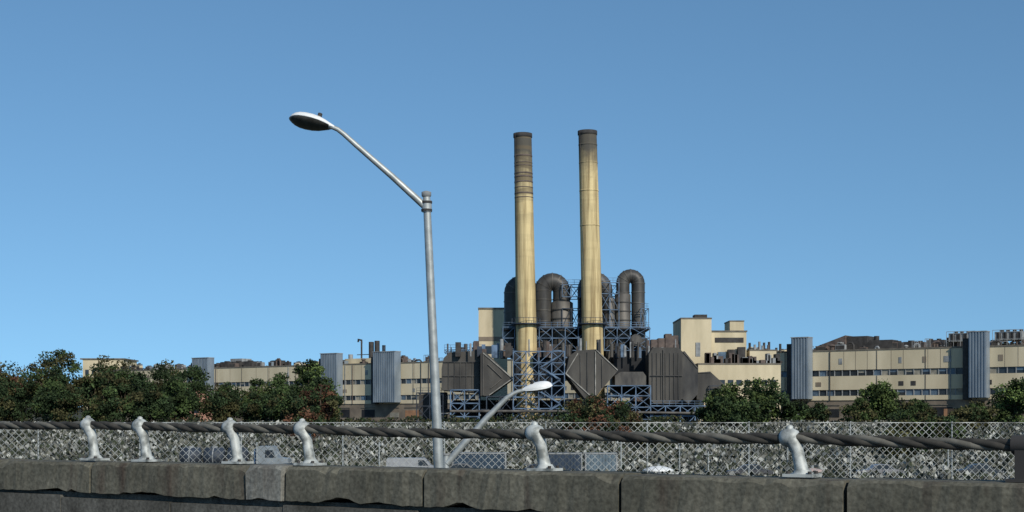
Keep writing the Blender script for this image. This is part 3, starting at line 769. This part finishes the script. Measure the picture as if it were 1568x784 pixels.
def container(x,y,L,c,z=0.0):
    P=paint('container_paint',c); b=MB(); H=2.5
    b.box(x,x+L,y,y+2.4,z+.12,z+H,P)
    a=x+.25
    while a<x+L-.3: b.box(a,a+.14,y-.04,y,z+.3,z+H-.15,P); a+=.3
    for xx in (x-.03,x+L-.12): b.box(xx,xx+.15,y-.06,y+2.46,z,z+H+.02,EQ_G)
    b.box(x+.12,x+L-.12,y-.06,y-.002,z+H-.12,z+H+.02,EQ_G); b.box(x+.12,x+L-.12,y-.06,y-.002,z,z+.14,EQ_D)
    b.obj('shipping_container')
def truck(x,y):
    e_=empty('tanker_truck'); b=MB()
    b.box(x,x+7.8,y+.2,y+2.2,.95,1.2,EQ_D)
    for i in range(3):
        xc=x+1.4+i*2.35
        b.tube([(xc-1.05,y+1.2,2.1),(xc-.9,y+1.2,2.1),(xc+.9,y+1.2,2.1),(xc+1.05,y+1.2,2.1)],[.55,.95,.95,.55],STEELD,20)
        b.tube([(xc-.05,y+1.2,2.1),(xc+.05,y+1.2,2.1)],.98,EQ_G,20); b.cyl((xc,y+1.2,3.0),(xc,y+1.2,3.2),.3,EQ_G,12)
    b.obj('tanks',e_)
    c_=MB(); P=paint('cab_paint',(.22,.25,.27))
    c_.prism([(x+8.1,.7),(x+8.1,3.1),(x+8.4,3.2),(x+9.8,3.2),(x+10.3,2.1),(x+11.3,1.95),(x+11.4,.7)][::-1],y+.1,y+2.3,P)
    c_.prism([(x+9.0,2.05),(x+9.0,2.8),(x+9.75,2.8),(x+10.05,2.05)][::-1],y+.08,y+2.32,GLASSD)
    c_.box(x+7.85,x+8.08,y+.3,y+2.1,.9,2.9,paint('cab_blue',(.05,.10,.18)))
    c_.cyl((x+8.2,y,1.2),(x+8.2,y,3.6),.08,GALV,10)
    c_.obj('cab',e_); w_=MB()
    for a in (.9,2.0,6.6,7.7,10.4):
        wheel(w_,x+a,y,.5,.3); wheel(w_,x+a,y+2.1,.5,.3)
    w_.obj('wheels',e_)
truck(-33.5,141)
car(-12.2,138,(.3,.31,.32),'van'); car(-7.4,141,(.2,.2,.2)); 
container(-6.0,143,5.4,(.03,.05,.075)); car(.2,139,(.03,.035,.05)); container(2.6,142,4.4,(.03,.045,.07)); container(7.3,142,3.2,(.11,.15,.18))
car(34,139,(.2,.2,.21)); car(44,140,(.04,.045,.05)); car(-45,140,(.05,.055,.06)); car(21,138,(.06,.06,.065))
t=MB(); tx,ty=14.4,140
t.tube([(tx,ty,0),(tx,ty,.75),(tx,ty,.76),(tx,ty,.95),(tx,ty,1.18),(tx,ty,1.3)],[1.5,1.5,1.62,1.45,.8,.1],WHITEP,28); t.cyl((tx,ty,1.3),(tx,ty,1.5),.15,GALV,10)
t.obj('storage_tank')
t=MB(); tx,ty=29.8,141
t.tube([(tx,ty,0),(tx,ty,.65),(tx,ty,.66),(tx,ty,.85),(tx,ty,1.05)],[1.2,1.2,1.3,1.1,.1],mat('tank_pink',(.4,.31,.28),(.3,.24,.22)),24); t.cyl((tx,ty,1.0),(tx,ty,1.3),.12,GALV,10)
t.obj('storage_tank')
for x,y_,hh in ((17.2,146,3.0),(19.6,142,2.6),(11.5,150,3.4),(46,150,3.5),(-14,150,3.2),(31,160,3.4)):
    p=MB(); z=gh(x,y_); p.tube([(x,y_,z-.1),(x,y_,z+hh)],[.09,.06],GALV,10); p.beam((x-.4,y_,z+hh-.3),(x+.4,y_,z+hh-.3),.06,GALV); p.cyl((x-.35,y_,z+hh-.28),(x-.35,y_,z+hh-.1),.05,WHITEP,8); p.cyl((x+.35,y_,z+hh-.28),(x+.35,y_,z+hh-.1),.05,WHITEP,8)
    p.obj('utility_post')

# ---------------- light ----------------
az=math.radians(152); el=math.radians(33)
sdir=Vector((math.sin(az)*math.cos(el),math.cos(az)*math.cos(el),math.sin(el)))
sl=bpy.data.lights.new('sun','SUN'); sl.energy=4.1; sl.angle=math.radians(.5); sl.color=(1,.93,.82)
so=bpy.data.objects.new('sun',sl); scene.collection.objects.link(so); so.rotation_euler=(-sdir).to_track_quat('-Z','Y').to_euler()
wd=bpy.data.worlds.new('World'); scene.world=wd; wd.use_nodes=True
nt=wd.node_tree; bg=nt.nodes['Background']
sk=nt.nodes.new('ShaderNodeTexSky'); sk.sky_type='NISHITA'; sk.sun_disc=False; sk.sun_elevation=el; sk.sun_rotation=az
sk.air_density=1.0; sk.dust_density=.3; sk.ozone_density=1.6
tc=nt.nodes.new('ShaderNodeTexCoord'); va=nt.nodes.new('ShaderNodeVectorMath'); va.operation='ADD'; va.inputs[1].default_value=(0,0,.17)
vn=nt.nodes.new('ShaderNodeVectorMath'); vn.operation='NORMALIZE'
nt.links.new(tc.outputs['Generated'],va.inputs[0]); nt.links.new(va.outputs[0],vn.inputs[0]); nt.links.new(vn.outputs[0],sk.inputs['Vector'])
mx=nt.nodes.new('ShaderNodeMixRGB'); mx.blend_type='MULTIPLY'; mx.inputs[0].default_value=1; mx.inputs[2].default_value=(.80,1.09,1.17,1)
nt.links.new(sk.outputs[0],mx.inputs[1]); nt.links.new(mx.outputs[0],bg.inputs[0]); bg.inputs[1].default_value=.112

# ---------------- camera ----------------
cd=bpy.data.cameras.new('camera'); cd.sensor_width=36; cd.lens=50; cd.shift_y=(640-392)/1568
cd.clip_start=.1; cd.clip_end=12000
co=bpy.data.objects.new('camera',cd); scene.collection.objects.link(co); co.location=(0,0,6); co.rotation_euler=(math.pi/2,0,0)
scene.camera=co
